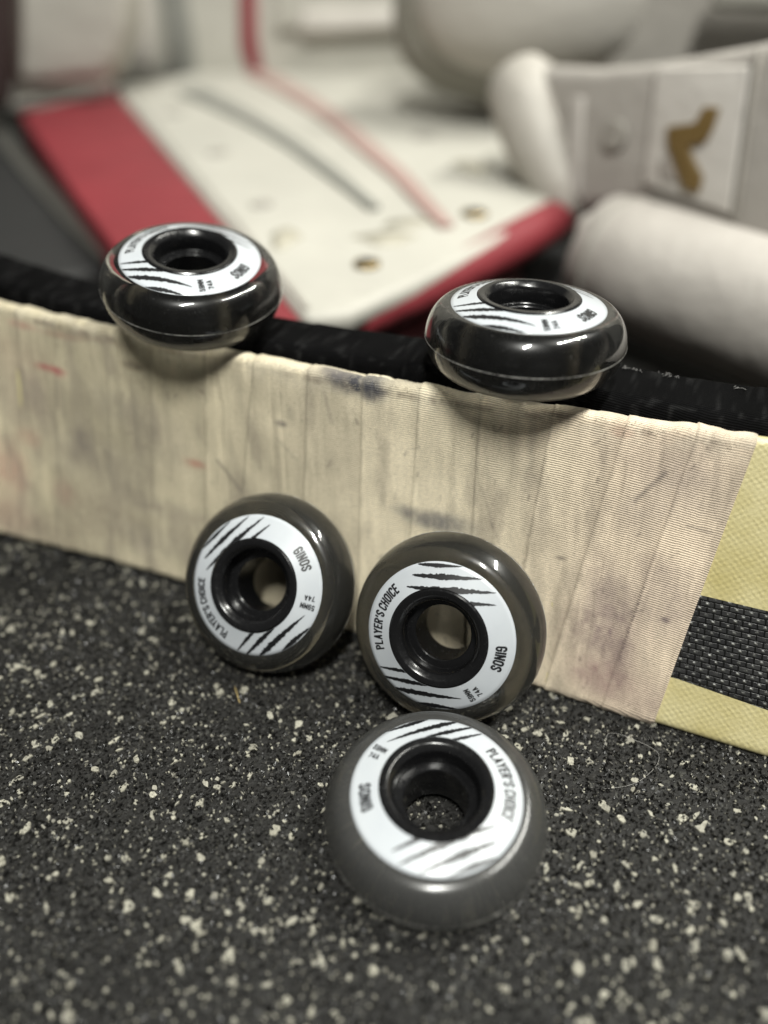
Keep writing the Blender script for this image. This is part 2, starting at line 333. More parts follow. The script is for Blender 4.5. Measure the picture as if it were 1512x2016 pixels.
def tape_attrs(o, Sg, Tg, X, Dg, dark=False):
    hz = Tg * HT; depth = Dg
    v = hz + depth * 1.0
    if not dark:
        a = fbm(X / 9., v / 9., 3, 5); b = fbm(X / 2.6, v / 22., 11, 4); c3 = fbm(X / 34., v / 26., 21, 3); fr = Sg - np.floor(Sg); wi = np.floor(Sg).astype(int)
        wt = np.random.default_rng(5).uniform(-1, 1, 64)[wi % 64]
        base = np.array([.755, .668, .495]); C = np.ones(X.shape + (3,)) * base
        right = sm(20, 80, X)
        C = C * (1 - right[..., None] * np.array([.05, .11, .08]))
        C *= (.84 + .30 * a + .30 * (b - .5) + .50 * (c3 - .5) + .10 * wt)[..., None]
        lf = sm(10, -110, X) * (.6 + .8 * fbm(X / 20., v / 20., 181, 3)); C = C * (1 - .26 * lf[..., None]) ; C[..., 2] *= (1 - .05 * lf)  # left end darkened: grime plus a vignette falloff painted in
        # each overlapping edge: its shadow and light rim painted into the colour
        dx = fr * 14.; edge = np.exp(-((dx - .0) / .8) ** 2) * .22 * sm(.3, .7, fbm(X / 3., v / 5., 31, 3)) + np.exp(-(14 - dx) / 2.2) * .10
        C *= (1 - edge)[..., None]; C *= (1 + .16 * np.exp(-((dx - .9) / .5) ** 2) * sm(.3, .6, fbm(X / 4., v / 14., 33, 2)))[..., None]
        dashed = (np.abs(dx) < .7) * (np.sin(v * 4.6) > .2) * sm(.16, .10, np.abs(Tg - .34)) * (wi == len(SB) - 2); C *= (1 - .6 * dashed)[..., None]
        grime = sm(.52, .80, fbm(X / 8., v / 20., 41, 5)) * .40; C = C * (1 - grime[..., None]) + np.array([.20, .17, .14]) * grime[..., None]
        pale = sm(.90, .97, Tg) * .22 * sm(.35, .6, fbm(X / 6., v / 3., 51, 3)); C = C * (1 - pale[..., None]) + np.array([.74, .68, .55]) * pale[..., None]
        rim = (sm(.945, .965, Tg) - sm(.965, .985, Tg)) * sm(.42, .68, fbm(X / 5., v * 0 + 2, 61, 4)) * .5; C = C * (1 - rim[..., None]) + np.array([.13, .09, .07]) * rim[..., None]
        for (u, vv, rx, rt, st, col) in st_px:
            x0, t0 = face_at(u, vv); wr = .35 + 1.3 * fbm(X / 1.7 + u, v / 2.6, 71, 5)
            q = np.exp(-(((X - x0) / rx) ** 2 + ((Tg - t0) * HT / rt) ** 2) ** 1.5) * wr * st; q = np.clip(q, 0, 1) * (depth < 3)
            C = C * (1 - q[..., None]) + np.array(col) * q[..., None]
        rs = np.random.default_rng(77)
        for _ in range(150):                        # small scuffs and grit ticks
            x0 = rs.uniform(-150, 98); y0 = rs.uniform(3, 90); an = rs.normal(1.45, .5); Ln = rs.uniform(.3, 4.5) * rs.random(); wd = rs.uniform(.18, .5); st = rs.uniform(.15, .55)
            i0 = np.searchsorted(X[:, X.shape[1] // 2], x0 - 16), np.searchsorted(X[:, X.shape[1] // 2], x0 + 16); sl_ = slice(max(0, i0[0] - 40), i0[1] + 40)
            px = X[sl_] - x0; py = Tg[sl_] * HT - y0; k = np.clip(px * math.cos(an) + py * math.sin(an), 0, Ln); q = np.exp(-(np.hypot(px - k * math.cos(an), py - k * math.sin(an)) / wd) ** 2) * st
            C[sl_] = C[sl_] * (1 - q[..., None]) + np.array([.12, .10, .09]) * q[..., None]
        for (a0, b0, wd, st) in lines_px:
            x0, t0 = face_at(*a0); x1, t1 = face_at(*b0); dxy = np.array([x1 - x0, (t1 - t0) * HT]); Ln = np.hypot(*dxy)
            px = X - x0; py = (Tg - t0) * HT; k = np.clip((px * dxy[0] + py * dxy[1]) / Ln ** 2, 0, 1); ds = np.hypot(px - k * dxy[0], py - k * dxy[1])
            q = np.exp(-(ds / wd) ** 2) * st; C = C * (1 - q[..., None]) + np.array([.15, .13, .12]) * q[..., None]
    else:
        a = fbm(X / 8., v / 8., 5, 5); C = np.ones(X.shape + (3,)) * np.array([.0030, .0030, .0032]) * (.6 + .9 * a)[..., None]
        lint = sm(.80, .90, fbm(X * .9, v * .9, 83, 2)) * sm(.5, .7, fbm(X / 9., v / 9., 93, 3)); C += (lint * .025)[..., None]; sx = ((X + v * .12) / 17.) % 1.0; C += (np.exp(-(sx / .03) ** 2) * .015 * fbm(X, v / 3., 99, 2))[..., None]; C += (sm(.6, .8, fbm(X / 2., v / 2., 97, 3)) * .010)[..., None]
    n = X.size; col = np.ones((len(o.data.vertices), 4), np.float32); col[:n, :3] = np.clip(C.reshape(-1, 3), 0, 1)
    at = o.data.color_attributes.new('tint', 'FLOAT_COLOR', 'POINT'); at.data.foreach_set('color', col.ravel())
    sl = np.interp(X, [0, 90], [0, .16]) ; cl = np.stack([X - hz * sl, v + X * sl * .45, 0 * X], -1).reshape(-1, 3).astype(np.float32)
    av = o.data.attributes.new('cloth', 'FLOAT_VECTOR', 'POINT'); av.data.foreach_set('vector', cl.ravel())
def tape_disp(Sg, Tg, X, Dg):
    fr = Sg - np.floor(Sg)
    v = Tg * HT + Dg; step = .50 * (1 - fr)                                       # each turn lies on the last one
    wr = .55 * (fbm(X / 3.2, v / 30., 101, 3) - .5) + .9 * (fbm(X / 12., v / 18., 111, 3) - .5)
    sx = X - np.interp(X, [0, 90], [0, .16]) * v; cr = -.30 * sm(.56, .70, fbm(sx / 4.2 + .35 * fbm(X / 9., v / 9., 131, 2), v / 60., 121, 3))
    fold = 1.5 * (fbm(sx / 5.5 + .5 * fbm(X / 14., v / 14., 151, 2), v / 85., 161, 2) - .5) * (.45 + .55 * sm(0, 60, X))
    return .25 + step + wr * .6 + cr + fold
s_end = len(SB) - 1 - 1e-4
o, Sg, Tg, X, Dg = wrap('cloth_tape', 0, s_end, 760, 210, np.float64(.3), tape_mat('white_cloth_tape'), STICK, seamX, tape_disp)
tape_attrs(o, Sg, Tg, X, Dg)
o['label'] = 'dirty off-white cloth tape with black, red and purple scuffs'

def yellow_mat():
    t = NT('yellow_fibre_laminate'); uv = t.n('ShaderNodeAttribute', attribute_name='cloth'); V_ = uv.outputs['Vector']
    sep = t.n('ShaderNodeSeparateXYZ'); t.l(V_, sep.inputs[0]); x, y = sep.outputs[0], sep.outputs[1]
    wv = t.noise(V_, .3, 2); x = t.math('ADD', x, t.math('MULTIPLY', wv, 1.1))
    a = t.math('SINE', t.math('MULTIPLY', x, 2 * math.pi / 2.3)); b = t.math('SINE', t.math('MULTIPLY', y, 2 * math.pi / 2.0)); pr = t.math('MULTIPLY', t.math('MULTIPLY', a, b), t.ramp(t.noise(V_, .35, 3), [(.35, (.15,) * 3), (.65, (1, 1, 1))]))
    n = t.noise(V_, .06, 4); f = t.noise(V_, 1.6, 4, .7)
    c = t.mix(t.ramp(n, [(.3, (0, 0, 0)), (.7, (1, 1, 1))]), (.47, .405, .18), (.60, .54, .31))
    c = t.mix(t.ramp(pr, [(.70, (0, 0, 0)), (1., (.40,) * 3)]), c, (.68, .63, .40))
    c = t.mix(t.ramp(f, [(.35, (.35,) * 3), (.5, (0, 0, 0))]), c, (.40, .34, .13))
    return t.set(Base_Color=c, Roughness=.38, Normal=t.bump(t.math('ADD', t.math('MULTIPLY', pr, .9), t.math('MULTIPLY', f, 1.5)), .3, .0003), Coat_Weight=.35, Coat_Roughness=.2, Subsurface_Weight=.0)
def carbon_mat():
    t = NT('woven_carbon'); uv = t.n('ShaderNodeAttribute', attribute_name='cloth'); V_ = uv.outputs['Vector']
    br = t.n('ShaderNodeTexBrick'); t.l(V_, br.inputs['Vector']); br.offset = .5
    br.inputs['Scale'].default_value = 1.0; br.inputs['Brick Width'].default_value = 3.8; br.inputs['Row Height'].default_value = 1.7
    br.inputs['Mortar Size'].default_value = .26; br.inputs['Mortar Smooth'].default_value = .6
    br.inputs['Color1'].default_value = (.018, .018, .019, 1); br.inputs['Color2'].default_value = (.036, .036, .036, 1); br.inputs['Mortar'].default_value = (.003, .003, .003, 1)
    sep = t.n('ShaderNodeSeparateXYZ'); t.l(V_, sep.inputs[0]); x, y = sep.outputs[0], sep.outputs[1]
    row = t.math('FLOOR', t.math('DIVIDE', y, 1.7)); par = t.math('MODULO', row, 2.0)
    xs = t.math('ADD', x, t.math('MULTIPLY', par, 1.9)); a = t.math('COSINE', t.math('MULTIPLY', xs, 2 * math.pi / 3.8))
    yc = t.math('SUBTRACT', t.math('FRACT', t.math('DIVIDE', y, 1.7)), .5); d = t.math('SUBTRACT', 1.0, t.math('MULTIPLY', t.math('ABSOLUTE', yc), 2.6))
    gl = t.math('MULTIPLY', t.ramp(a, [(.55, (0, 0, 0)), (1.0, (1, 1, 1))]), t.ramp(d, [(.25, (0, 0, 0)), (.9, (1, 1, 1))]))
    ns = t.noise(V_, .5, 3); gl = t.math('MULTIPLY', gl, t.ramp(ns, [(.38, (.05,) * 3), (.62, (1, 1, 1))]))
    c = t.mix(t.math('MULTIPLY', gl, .8), br.outputs['Color'], (.26, .26, .235))  # weave glints painted pale into the base colour
    h = t.math('SUBTRACT', t.math('MULTIPLY', gl, 1.0), t.math('MULTIPLY', br.outputs['Fac'], 1.2))
    return t.set(Base_Color=c, Roughness=.34, Normal=t.bump(h, .8, .0005), Coat_Weight=.25, Coat_Roughness=.2)
o, Sg, Tg, X, Dg = wrap('blade', -175, 230, 300, 60, np.float64(0), yellow_mat(), STICK, lambda s, t: s + 0 * t)
tape_attrs(o, Sg, Tg, X, Dg)
cb = []; 
tA = [face_at(1395, 1168)[1], face_at(1505, 1194)[1]]; tB = [face_at(1335, 1344)[1], face_at(1505, 1404)[1]]
xs = np.linspace(83, 230, 120); ta = np.interp(xs, [face_at(1395, 1168)[0], face_at(1505, 1194)[0]], tA); tb = np.interp(xs, [face_at(1335, 1344)[0], face_at(1505, 1404)[0]], tB)
V = []; Fc = []; CL = []
for i, x in enumerate(xs):
    for j, k in enumerate(np.linspace(0, 1, 14)):
        t_ = tb[i] * (1 - k) + ta[i] * k; of = .22 if 0 < j < 13 else -.2
        V.append(face(x, t_, of)[0]); CL.append((x, t_ * HT, 0))
for i in range(119):
    for j in range(13): q = i * 14 + j; Fc.append((q, q + 14, q + 15, q + 1))
o = mesh('carbon_band', V, Fc, carbon_mat(), STICK); av = o.data.attributes.new('cloth', 'FLOAT_VECTOR', 'POINT'); av.data.foreach_set('vector', np.array(CL, np.float32).ravel())

# ================================================================= BLACK TAPED STICK behind it
BK = curve_fit([(0, 500), (170, 545), (330, 590), (560, 622), (830, 655), (1240, 724), (1512, 764)], TOPZ + 1.5, 3)
FRONT_Y = lambda X: ext(TOP, X, -135, 100) + THK * 1.05 + 2.2
THB = 20.0
def bface(X, t, off=0.0):
    X = np.asarray(X, float); t = np.asarray(t, float)
    yt = np.maximum(ext(BK, X, -150, 112) - THB * 1.02, FRONT_Y(X)); yb = ext(BOT, X, -150, 112) + THK + 6
    y = yb + (yt - yb) * t; z = .5 + (TOPZ + .4 - .5) * t
    N = np.stack([-.36 + 0 * X, -1 + 0 * X, .0 + 0 * X], -1); N /= np.linalg.norm(N, axis=-1, keepdims=True)
    return np.stack([X, y, z], -1) + N * np.asarray(off)[..., None], N
BS = empty('goalie_stick', (0, 190, 0))
tag(BS, 'black cloth-taped stick blade standing behind the off-white taped stick, under the two upper wheels', 'hockey stick')
def bdisp(Sg, Tg, X, Dg):
    v = Tg * HT + Dg; fr = ((X + v * .12) / 17.) % 1.0
    return .3 + .3 * (1 - fr) + .3 * (fbm(X / 12., v / 12., 141, 3) - .5)
o, Sg, Tg, X, Dg = wrap('cloth_tape', -200, 230, 430, 40, np.float64(0.2), tape_mat('black_cloth_tape', True), BS, lambda s, t: s + 0 * t, bdisp, thk=THB, basef=bface)
tape_attrs(o, Sg, Tg, X, Dg, True)
# frayed threads along its far top edge
TV, TF = [], []
def add_tube(pts, r, seg=5):
    v, f = tube(pts, r, seg); b = len(TV); TV.extend(v); TF.extend([tuple(b + i for i in q) for q in f])
def fray(u0, v0, u1, v1, n, z0):
    for i in range(n):
        k = random.random(); p = at_z(u0 + (u1 - u0) * k, v0 + (v1 - v0) * k, z0); q = p + np.array([random.gauss(0, .9), random.gauss(0, .6), random.uniform(-.2, .4)])
        m = (p + q) / 2 + np.array([random.gauss(0, .4), random.gauss(0, .4), random.uniform(0, .5)]); add_tube([p, m, q], [.10, .09, .05])
fray(1226, 723, 1262, 731, 16, TOPZ + 1.4); fray(1292, 734, 1345, 746, 14, TOPZ + 1.3); fray(1440, 760, 1470, 768, 6, TOPZ + 1.2)
mesh('frayed_threads', TV, TF, simple('grey_thread', (.16, .155, .15), .9), BS)
TV, TF = [], []
def edge_fuzz(n):
    for i in range(n):
        x = random.uniform(-60, 99); t = random.uniform(.955, 1.0); p = face(x, t, .45)[0]; q = p + np.array([random.gauss(0, .7), random.gauss(-.2, .4), random.uniform(-.1, .8)]); add_tube([p, (p + q) / 2 + random.gauss(0, .15), q], [.055, .05, .03], 4)
edge_fuzz(420)
mesh('loose_threads', TV, TF, simple('cream_thread', (.55, .5, .4), .9), STICK)

# ================================================================= WHEELS
def basis(a, b):
    n = np.array([math.sin(a) * math.cos(b), math.sin(b), math.cos(a) * math.cos(b)]); u = np.cross([0, 1, 0], n); u /= np.linalg.norm(u); return np.stack([u, np.cross(n, u), n], 1)
M3 = np.array([[1, 0, 0], [0, SP, -CP], [0, CP, SP]])
def urethane_mat(name='smoky_urethane', milk=.05, mc=(.16, .16, .155), rough=.05):
    t = NT(name); o = t.obj(); b = t.b
    n = t.noise(o, 45, 3)
    t.set(Base_Color=(.93, .93, .925), Roughness=rough, Coat_Weight=.5, Coat_Roughness=.28, Coat_IOR=1.4, IOR=1.49, Transmission_Weight=1.0, Specular_IOR_Level=.5)
    t.set(Normal=t.bump(t.noise(o, 260, 2), .05, .0004))
    ds = t.ramp(t.noise(o, 1500, 1, .4), [(.735, (0, 0, 0)), (.77, (1, 1, 1))]); hz_ = t.ramp(t.noise(o, 90, 4, .65), [(.5, (0, 0, 0)), (.8, (.035,) * 3)])
    fac = t.math('ADD', t.math('ADD', t.math('MULTIPLY', ds, .35), hz_), milk)
    d = t.n('ShaderNodeBsdfDiffuse'); d.inputs[0].default_value = (*mc, 1)
    mx = t.n('ShaderNodeMixShader'); t.l(fac, mx.inputs[0])
    t.l(b.outputs[0], mx.inputs[1]); t.l(d.outputs[0], mx.inputs[2]); t.l(mx.outputs[0], t.out.inputs['Surface'])
    ab = t.n('ShaderNodeVolumeAbsorption'); ab.inputs[0].default_value = (.60, .58, .52, 1); ab.inputs[1].default_value = 34 if milk < .02 else 62
    t.l(ab.outputs[0], t.out.inputs['Volume'])
    return t.m
def core_mat():
    t = NT('black_nylon_hub'); o = t.obj(); n = t.noise(o, 700, 3, .6)
    sp = t.ramp(t.noise(o, 1900, 1), [(.74, (0, 0, 0)), (.80, (1, 1, 1))])
    c = t.mix(t.math('MULTIPLY', sp, .6), (.006, .006, .0065), (.06, .06, .06))
    return t.set(Base_Color=c, Roughness=t.ramp(n, [(.35, (.16,) * 3), (.7, (.30,) * 3)]), Normal=t.bump(t.noise(o, 300, 2), .06, .0004))
def paper_mat():
    t = NT('printed_label_white'); o = t.obj(); n = t.noise(o, 160, 3)
    return t.set(Base_Color=t.ramp(n, [(.3, (.435, .46, .49)), (.7, (.46, .485, .51))]), Roughness=.34, Coat_Weight=.25, Coat_Roughness=.12)
URE, CORE, PAPER = urethane_mat('clear_smoky_urethane', .012), core_mat(), paper_mat()
MILKY = urethane_mat('milky_smoky_urethane', .085, (.15, .148, .135), .07); LIT_GREY = urethane_mat('lit_grey_urethane', .30, (.115, .115, .112), .20)  # paler copies of the urethane, standing in for how light meets each wheel
INK = simple('black_print', (.008, .008, .009), .4)
LINE = simple('mould_line_resin', (.24, .235, .22), .5, var=.7, scale=900)
def zlabel(r): return 12.0 - 2.5 * (r - 14.8) / 7.5
def zp(r): return 9.5 * max(0, 1 - ((max(r, 22.3) - 22.3) / 7.2) ** 2.2) ** .6
# hub
half = [(18.6, 0), (18.5, 4), (18.0, 7.0), (17.0, 8.8), (16.0, 9.9), (15.0, 11.0), (14.75, 12.1), (14.3, 12.45), (13.0, 12.45), (12.4, 12.2), (11.9, 11.5), (11.45, 11.2), (11.15, 10.6), (11.1, 6.2), (10.9, 6.0), (8.8, 6.0), (8.5, 5.7), (8.5, 0)]
hub = half + [(r, -z) for r, z in reversed(half[1:-1])]
# urethane body (encloses the hub's outside)
us = [(15.0, 11.72)] + [(r, zlabel(r) - .06) for r in np.linspace(16, 22.2, 7)]
for k in np.linspace(0, math.pi / 2, 26)[1:]:
    r = 22.3 + 7.2 * math.sin(k); us.append((r, zp(r)))
us = us[:-1]; low = [(r, -z) for r, z in reversed(us)]
usl = us + [(29.5, .22), (29.5, -.22)] + low
usl = usl + [(15.6, -10), (15.6, 0), (15.6, 10)]
# writing: single-stroke condensed letters
def arc(cx, cy, rx, ry, a0, a1, n=8): return [(cx + rx * math.cos(math.radians(a)), cy + ry * math.sin(math.radians(a))) for a in np.linspace(a0, a1, n)]
W_ = .36
G = {
 'P': [[(0, 0), (0, 1), (.2, 1)] + arc(.2, .76, .2, .24, 90, -90) + [(0, .52)]],
 'L': [[(0, 1), (0, 0), (.36, 0)]], 'A': [[(0, 0), (.22, 1), (.44, 0)], [(.08, .28), (.36, .28)]],
 'Y': [[(0, 1), (.21, .48), (.42, 1)], [(.21, .48), (.21, 0)]],
 'E': [[(.36, 1), (0, 1), (0, 0), (.36, 0)], [(0, .52), (.31, .52)]],
 'R': [[(0, 0), (0, 1), (.2, 1)] + arc(.2, .76, .2, .24, 90, -90) + [(0, .52)], [(.2, .52), (.4, 0)]],
 "'": [[(.06, 1), (.03, .74)]],
 'S': [arc(.2, .76, .2, .24, 10, 180) + [(.02, .66), (.37, .36)] + arc(.2, .24, .2, .24, 20, -180)],
 'C': [arc(.2, .78, .2, .22, 0, 180) + arc(.2, .22, .2, .22, 180, 360)],
 'H': [[(0, 0), (0, 1)], [(.4, 0), (.4, 1)], [(0, .52), (.4, .52)]],
 'O': [arc(.2, .78, .2, .22, 0, 180) + arc(.2, .22, .2, .22, 180, 360) + [(.4, .78)]],
 'I': [[(0, 0), (0, 1)]],
 'G': [arc(.2, .78, .2, .22, 0, 180) + arc(.2, .22, .2, .22, 180, 360) + [(.4, .48), (.22, .48)]],
 'N': [[(0, 0), (0, 1), (.4, 0), (.4, 1)]], 'M': [[(0, 0), (0, 1), (.25, .35), (.5, 1), (.5, 0)]],
 '5': [[(.37, 1), (.03, 1), (.01, .58)] + arc(.2, .32, .2, .32, 110, -160, 12)],
 '9': [arc(.2, .70, .2, .30, -20, 340, 14), [(.4, .68), (.4, .3)] + arc(.2, .22, .2, .22, 0, -160)],
 '7': [[(0, 1), (.38, 1), (.12, 0)]], '4': [[(.32, 0), (.32, 1), (0, .28), (.44, .28)]]}
ADV = {'I': .0, "'": .08, 'M': .5, 'A': .44, 'Y': .42, 'L': .36, 'E': .36, '4': .44}
def letter_polys(ch, hw):
    out = []
    for pl in G[ch]:
        for (x0, y0), (x1, y1) in zip(pl[:-1], pl[1:]):
            L = math.hypot(x1 - x0, y1 - y0)
            if L < 1e-6: continue
            dx, dy = (x1 - x0) / L, (y1 - y0) / L; e = hw * .75
            a = (x0 - dx * e, y0 - dy * e); b = (x1 + dx * e, y1 + dy * e); nx, ny = -dy * hw, dx * hw
            out.append([(a[0] + nx, a[1] + ny), (a[0] - nx, a[1] - ny), (b[0] - nx, b[1] - ny), (b[0] + nx, b[1] + ny)])
    return out
def text_layout(s, gap):
    x = 0; res = []
    for ch in s:
        if ch == ' ': x += .26; continue
        res.append((ch, x)); x += ADV.get(ch, .4) + gap
    return res, x - gap
def build_label():
    V, Fc, mi = [], [], []
    rs = np.linspace(14.95, 22.3, 8); seg = 160
    for r in rs: V += [(r * math.cos(t), r * math.sin(t), zlabel(r)) for t in np.linspace(0, 2 * math.pi, seg, endpoint=False)]
    for i in range(7):
        for k in range(seg): k2 = (k + 1) % seg; Fc.append((i * seg + k, (i + 1) * seg + k, (i + 1) * seg + k2, i * seg + k2)); mi.append(0)
    # thin edge of the sticker
    b = len(V); V += [(22.34 * math.cos(t), 22.34 * math.sin(t), zlabel(22.3) - .12) for t in np.linspace(0, 2 * math.pi, seg, endpoint=False)]
    for k in range(seg): k2 = (k + 1) % seg; Fc.append((7 * seg + k, b + k, b + k2, 7 * seg + k2)); mi.append(0)
    def quad(pts, lift_=.045):
        b = len(V)
        for x, y in pts: r = math.hypot(x, y); V.append((x, y, zlabel(r) + lift_))
        a = sum(pts[i][0] * pts[(i + 1) % len(pts)][1] - pts[(i + 1) % len(pts)][0] * pts[i][1] for i in range(len(pts)))
        Fc.append(tuple(range(b, b + len(pts))) if a > 0 else tuple(range(b, b + len(pts)))[::-1]); mi.append(1)
    lf = [.045]
    def put(quadp): lf[0] += .0004; quad(quadp, lf[0])
    def arc_text(s, ang0, ang1, rb, h, gap=.29, hw=.108):     # clockwise, tops outwards
        lay, wd = text_layout(s, gap)
        for ch, x in lay:
            for q in letter_polys(ch, hw):
                pts = []
                for px, py in q:
                    a = math.radians(ang0 + (ang1 - ang0) * (x + px) / wd); r = rb + py * h; pts.append((r * math.cos(a), r * math.sin(a)))
                put(pts)
    arc_text("PLAYER'S CHOICE", -166.0 , -229.2, 17.6, 2.6)
    arc_text('GINOS', -5.5, -27.5, 17.2, 2.6)
    def rad_text(s, ang, r0, r1, h):                             # reads from the rim towards the hub
        lay, wd = text_layout(s, .30); k = (r0 - r1) / wd; t = math.radians(ang); d = np.array([-math.cos(t), -math.sin(t)]); up = np.array([-d[1], d[0]]); p0 = np.array([math.cos(t), math.sin(t)]) * r0 - up * h / 2
        for ch, x in lay:
            for q in letter_polys(ch, .105): put([tuple(p0 + d * (x + px) * k + up * py * h) for px, py in q])
    rad_text('59MM', -62.8, 20.9, 16.9, 1.5); rad_text('74A', -54.7, 20.4, 17.6, 1.4)
    def slash(x0, y0, x1, y1, th, top, seed, bend=0., pk=.4):
        rg = random.Random(seed); n = 90; prev = None; h1 = h2 = 0
        for i in range(n + 1):
            k = i / n; x = x0 + (x1 - x0) * k; yc = y0 + (y1 - y0) * k + bend * math.sin(math.pi * k)
            env = (k / pk) ** .45 if k < pk else ((1 - k) / (1 - pk)) ** .65
            if i % 2 == 0: h1 = rg.uniform(-.28, .26); h2 = rg.uniform(-.28, .26)
            w = th / 2 * env; lo = yc - w * (1 + h1) ; hi = yc + w * (1 + h2)
            ro = math.sqrt(max(0, 22.22 ** 2 - x * x)); ri = math.sqrt(max(0, 14.97 ** 2 - x * x))
            if abs(x) >= 22.2: prev = None; continue
            if top: lo, hi = max(lo, ri), min(hi, ro)
            else: lo, hi = max(lo, -ro), min(hi, -ri)
            if hi - lo < .01: prev = None; continue
            cur = (x, lo, hi)
            if prev: quad([(prev[0], prev[1]), (cur[0], cur[1]), (cur[0], cur[2]), (prev[0], prev[2])], .047)
            prev = cur
    slash(-5.9, 21.4, 7.6, 20.9, 1.25, 1, 1); slash(-7.6, 18.3, 13.6, 17.5, 1.6, 1, 2, .1, .45); slash(-9.3, 14.9, 17.3, 13.6, 1.65, 1, 3, .2, .55); slash(2, 11.3, 17.2, 10.2, 1.3, 1, 4, .1, .5)
    slash(-19.3, -10.6, -5.0, -10.6, 1.2, 0, 5, 0, .5); slash(-18.8, -13.6, 0.5, -14.4, 1.5, 0, 6, .0, .5); slash(-15.6, -17.0, 6.4, -18.2, 1.9, 0, 7, .1, .3); slash(-9.4, -21.2, 5.6, -22.0, 1.5, 0, 8, .3, .4)
    return V, Fc, mi
LV, LF, LM = build_label()
def wheel_meshes():
    ob = {}
    V, Fc = lathe(usl, 256); ob['tyre'] = (V, Fc, [URE], None)
    V, Fc = lathe(hub, 128); ob['hub'] = (V, Fc, [CORE], None)
    # mould line: slightly ragged bead round the tread
    seg = 720; V = []; Fc = []; rg = random.Random(3); jr = [rg.random() for _ in range(seg)]
    for i in range(seg):
        a = 2 * math.pi * i / seg; h = .0 + .17 * jr[i] ** 3 + .03 * math.sin(9 * a); zc = .12 * math.sin(3 * a) * 0
        for dr, dz in ((-.02, -.22), (h, -.05), (h, .07), (-.02, .22)): V.append(((29.5 + dr) * math.cos(a), (29.5 + dr) * math.sin(a), zc + dz))
    for i in range(seg):
        j = (i + 1) % seg
        for k in range(3): Fc.append((i * 4 + k, j * 4 + k, j * 4 + k + 1, i * 4 + k + 1))
    ob['mould_line'] = (V, Fc, [LINE], None); ob['label_sticker'] = (LV, LF, [PAPER, INK], LM)
    return ob
def make_wheel():
    root = link(bpy.data.objects.new('skate_wheel', None))
    for nm, (V, Fc, mats, midx) in wheel_meshes().items():
        o = mesh(nm, V, Fc, mats, None, smooth=True, midx=midx, auto=35 if nm in ('hub', 'tyre') else None); o.parent = root
        import bmesh as bmm
        if nm in ('tyre', 'hub'):
            bm = bmm.new(); bm.from_mesh(o.data); bmm.ops.recalc_face_normals(bm, faces=bm.faces); bm.to_mesh(o.data); bm.free()
    return root
wheel0 = make_wheel()
def copy_tree(o):
    c = o.copy(); SC.collection.objects.link(c)
    for ch in o.children: d = ch.copy(); SC.collection.objects.link(d); d.parent = c
    return c
WH = [((-63.42, 75.772, 245.9, .144, .735), -13, 0.0, 'smoky grey skate wheel lying on the taped stick in front of the red panel'),
      ((41.507, 52.134, 219.04, .017, .952), -23, 0.0, 'smoky clear skate wheel lying on the taped stick in front of the white roll'),
      ((-37.66, -23.967, 243.82, -.29, .013), 44, 1.0, 'dark grey skate wheel leaning back on the tape, lower left of the standing pair'),
      ((19.564, -35.195, 225.22, -.35, -.133), 0, .2, "dark grey skate wheel leaning on the tape right behind the one lying on the floor"),
      ((13.649, -79.535, 196.97, -.023, .903), -156, -.4, 'dark grey skate wheel lying flat on the speckled floor, nearest of the five')]
for i, (q, spin, dz, lab) in enumerate(WH):
    o = wheel0 if i == 0 else copy_tree(wheel0)
    R = M3 @ basis(q[3], q[4]); C = M3 @ np.array([q[0], q[1], -q[2]]) + np.array([0, 0, CAMH + dz])
    a = math.radians(spin); Rz = np.array([[math.cos(a), -math.sin(a), 0], [math.sin(a), math.cos(a), 0], [0, 0, 1]])
    m = Matrix((R @ Rz).tolist()).to_4x4(); m.translation = Vector((C * S).tolist()); o.matrix_world = m
    tag(o, lab, 'skate wheel', 'smoky grey skate wheels')
    if i >= 2:                                  # lower three milkier, nearest greyest: lighting differences set into copies of the urethane
        ty = [c for c in o.children if c.name.startswith('tyre')][0]; ty.data = ty.data.copy(); ty.data.materials[0] = LIT_GREY if i == 4 else MILKY

# ================================================================= BACKGROUND: goalie leg pad (white, red, grey)
def vinyl(name, col, rough=.55, var=.10):
    t = NT(name); o = t.obj(); n = t.noise(o, 12, 4); f = t.noise(o, 90, 4, .65)
    c = t.mix(t.ramp(n, [(.3, (0, 0, 0)), (.75, (1, 1, 1))]), tuple(x * (1 - var) for x in col), col)
    c = t.mix(t.ramp(f, [(.60, (0, 0, 0)), (.75, (.35,) * 3)]), c, tuple(x * .62 for x in col))
    return t.set(Base_Color=c, Roughness=rough, Normal=t.bump(t.noise(o, 22, 4, .6), .55, .006, t.bump(t.noise(o, 500, 3), .25, .0004)))
WHT = vinyl('white_pad_vinyl', (.455, .44, .39), .6, .16); GRYW = vinyl('grey_white_vinyl', (.50, .47, .43)); RED = vinyl('red_pad_vinyl', (.215, .022, .030), .6, .25)
PINK = vinyl('faded_red_vinyl', (.36, .245, .22)); GREY = vinyl('grey_pad_vinyl', (.20, .20, .18)); BLK = simple('black_nylon', (.012, .012, .012), .7)
DGY = vinyl('dark_strap_web', (.07, .068, .06)); BRASS = simple('aged_brass', (.35, .26, .12), .35, Metallic=1.0); GOLD = vinyl('gold_emblem_vinyl', (.155, .098, .03), .5)
SHADE = vinyl('warm_grey_vinyl', (.30, .28, .25)); BROWN = simple('dark_brown_fabric', (.035, .02, .018), .85)
PZ = 60.0
def Z(u, v, z=PZ): return at_z(u, v, z)
pad = empty('goalie_leg_pad', (20, 500, 0))
tag(pad, 'white goalie leg pad with wide red side panel and red toe edge behind the sticks', 'goalie pad')
cr_l, cr_r = Z(225, 172), Z(880, 60)
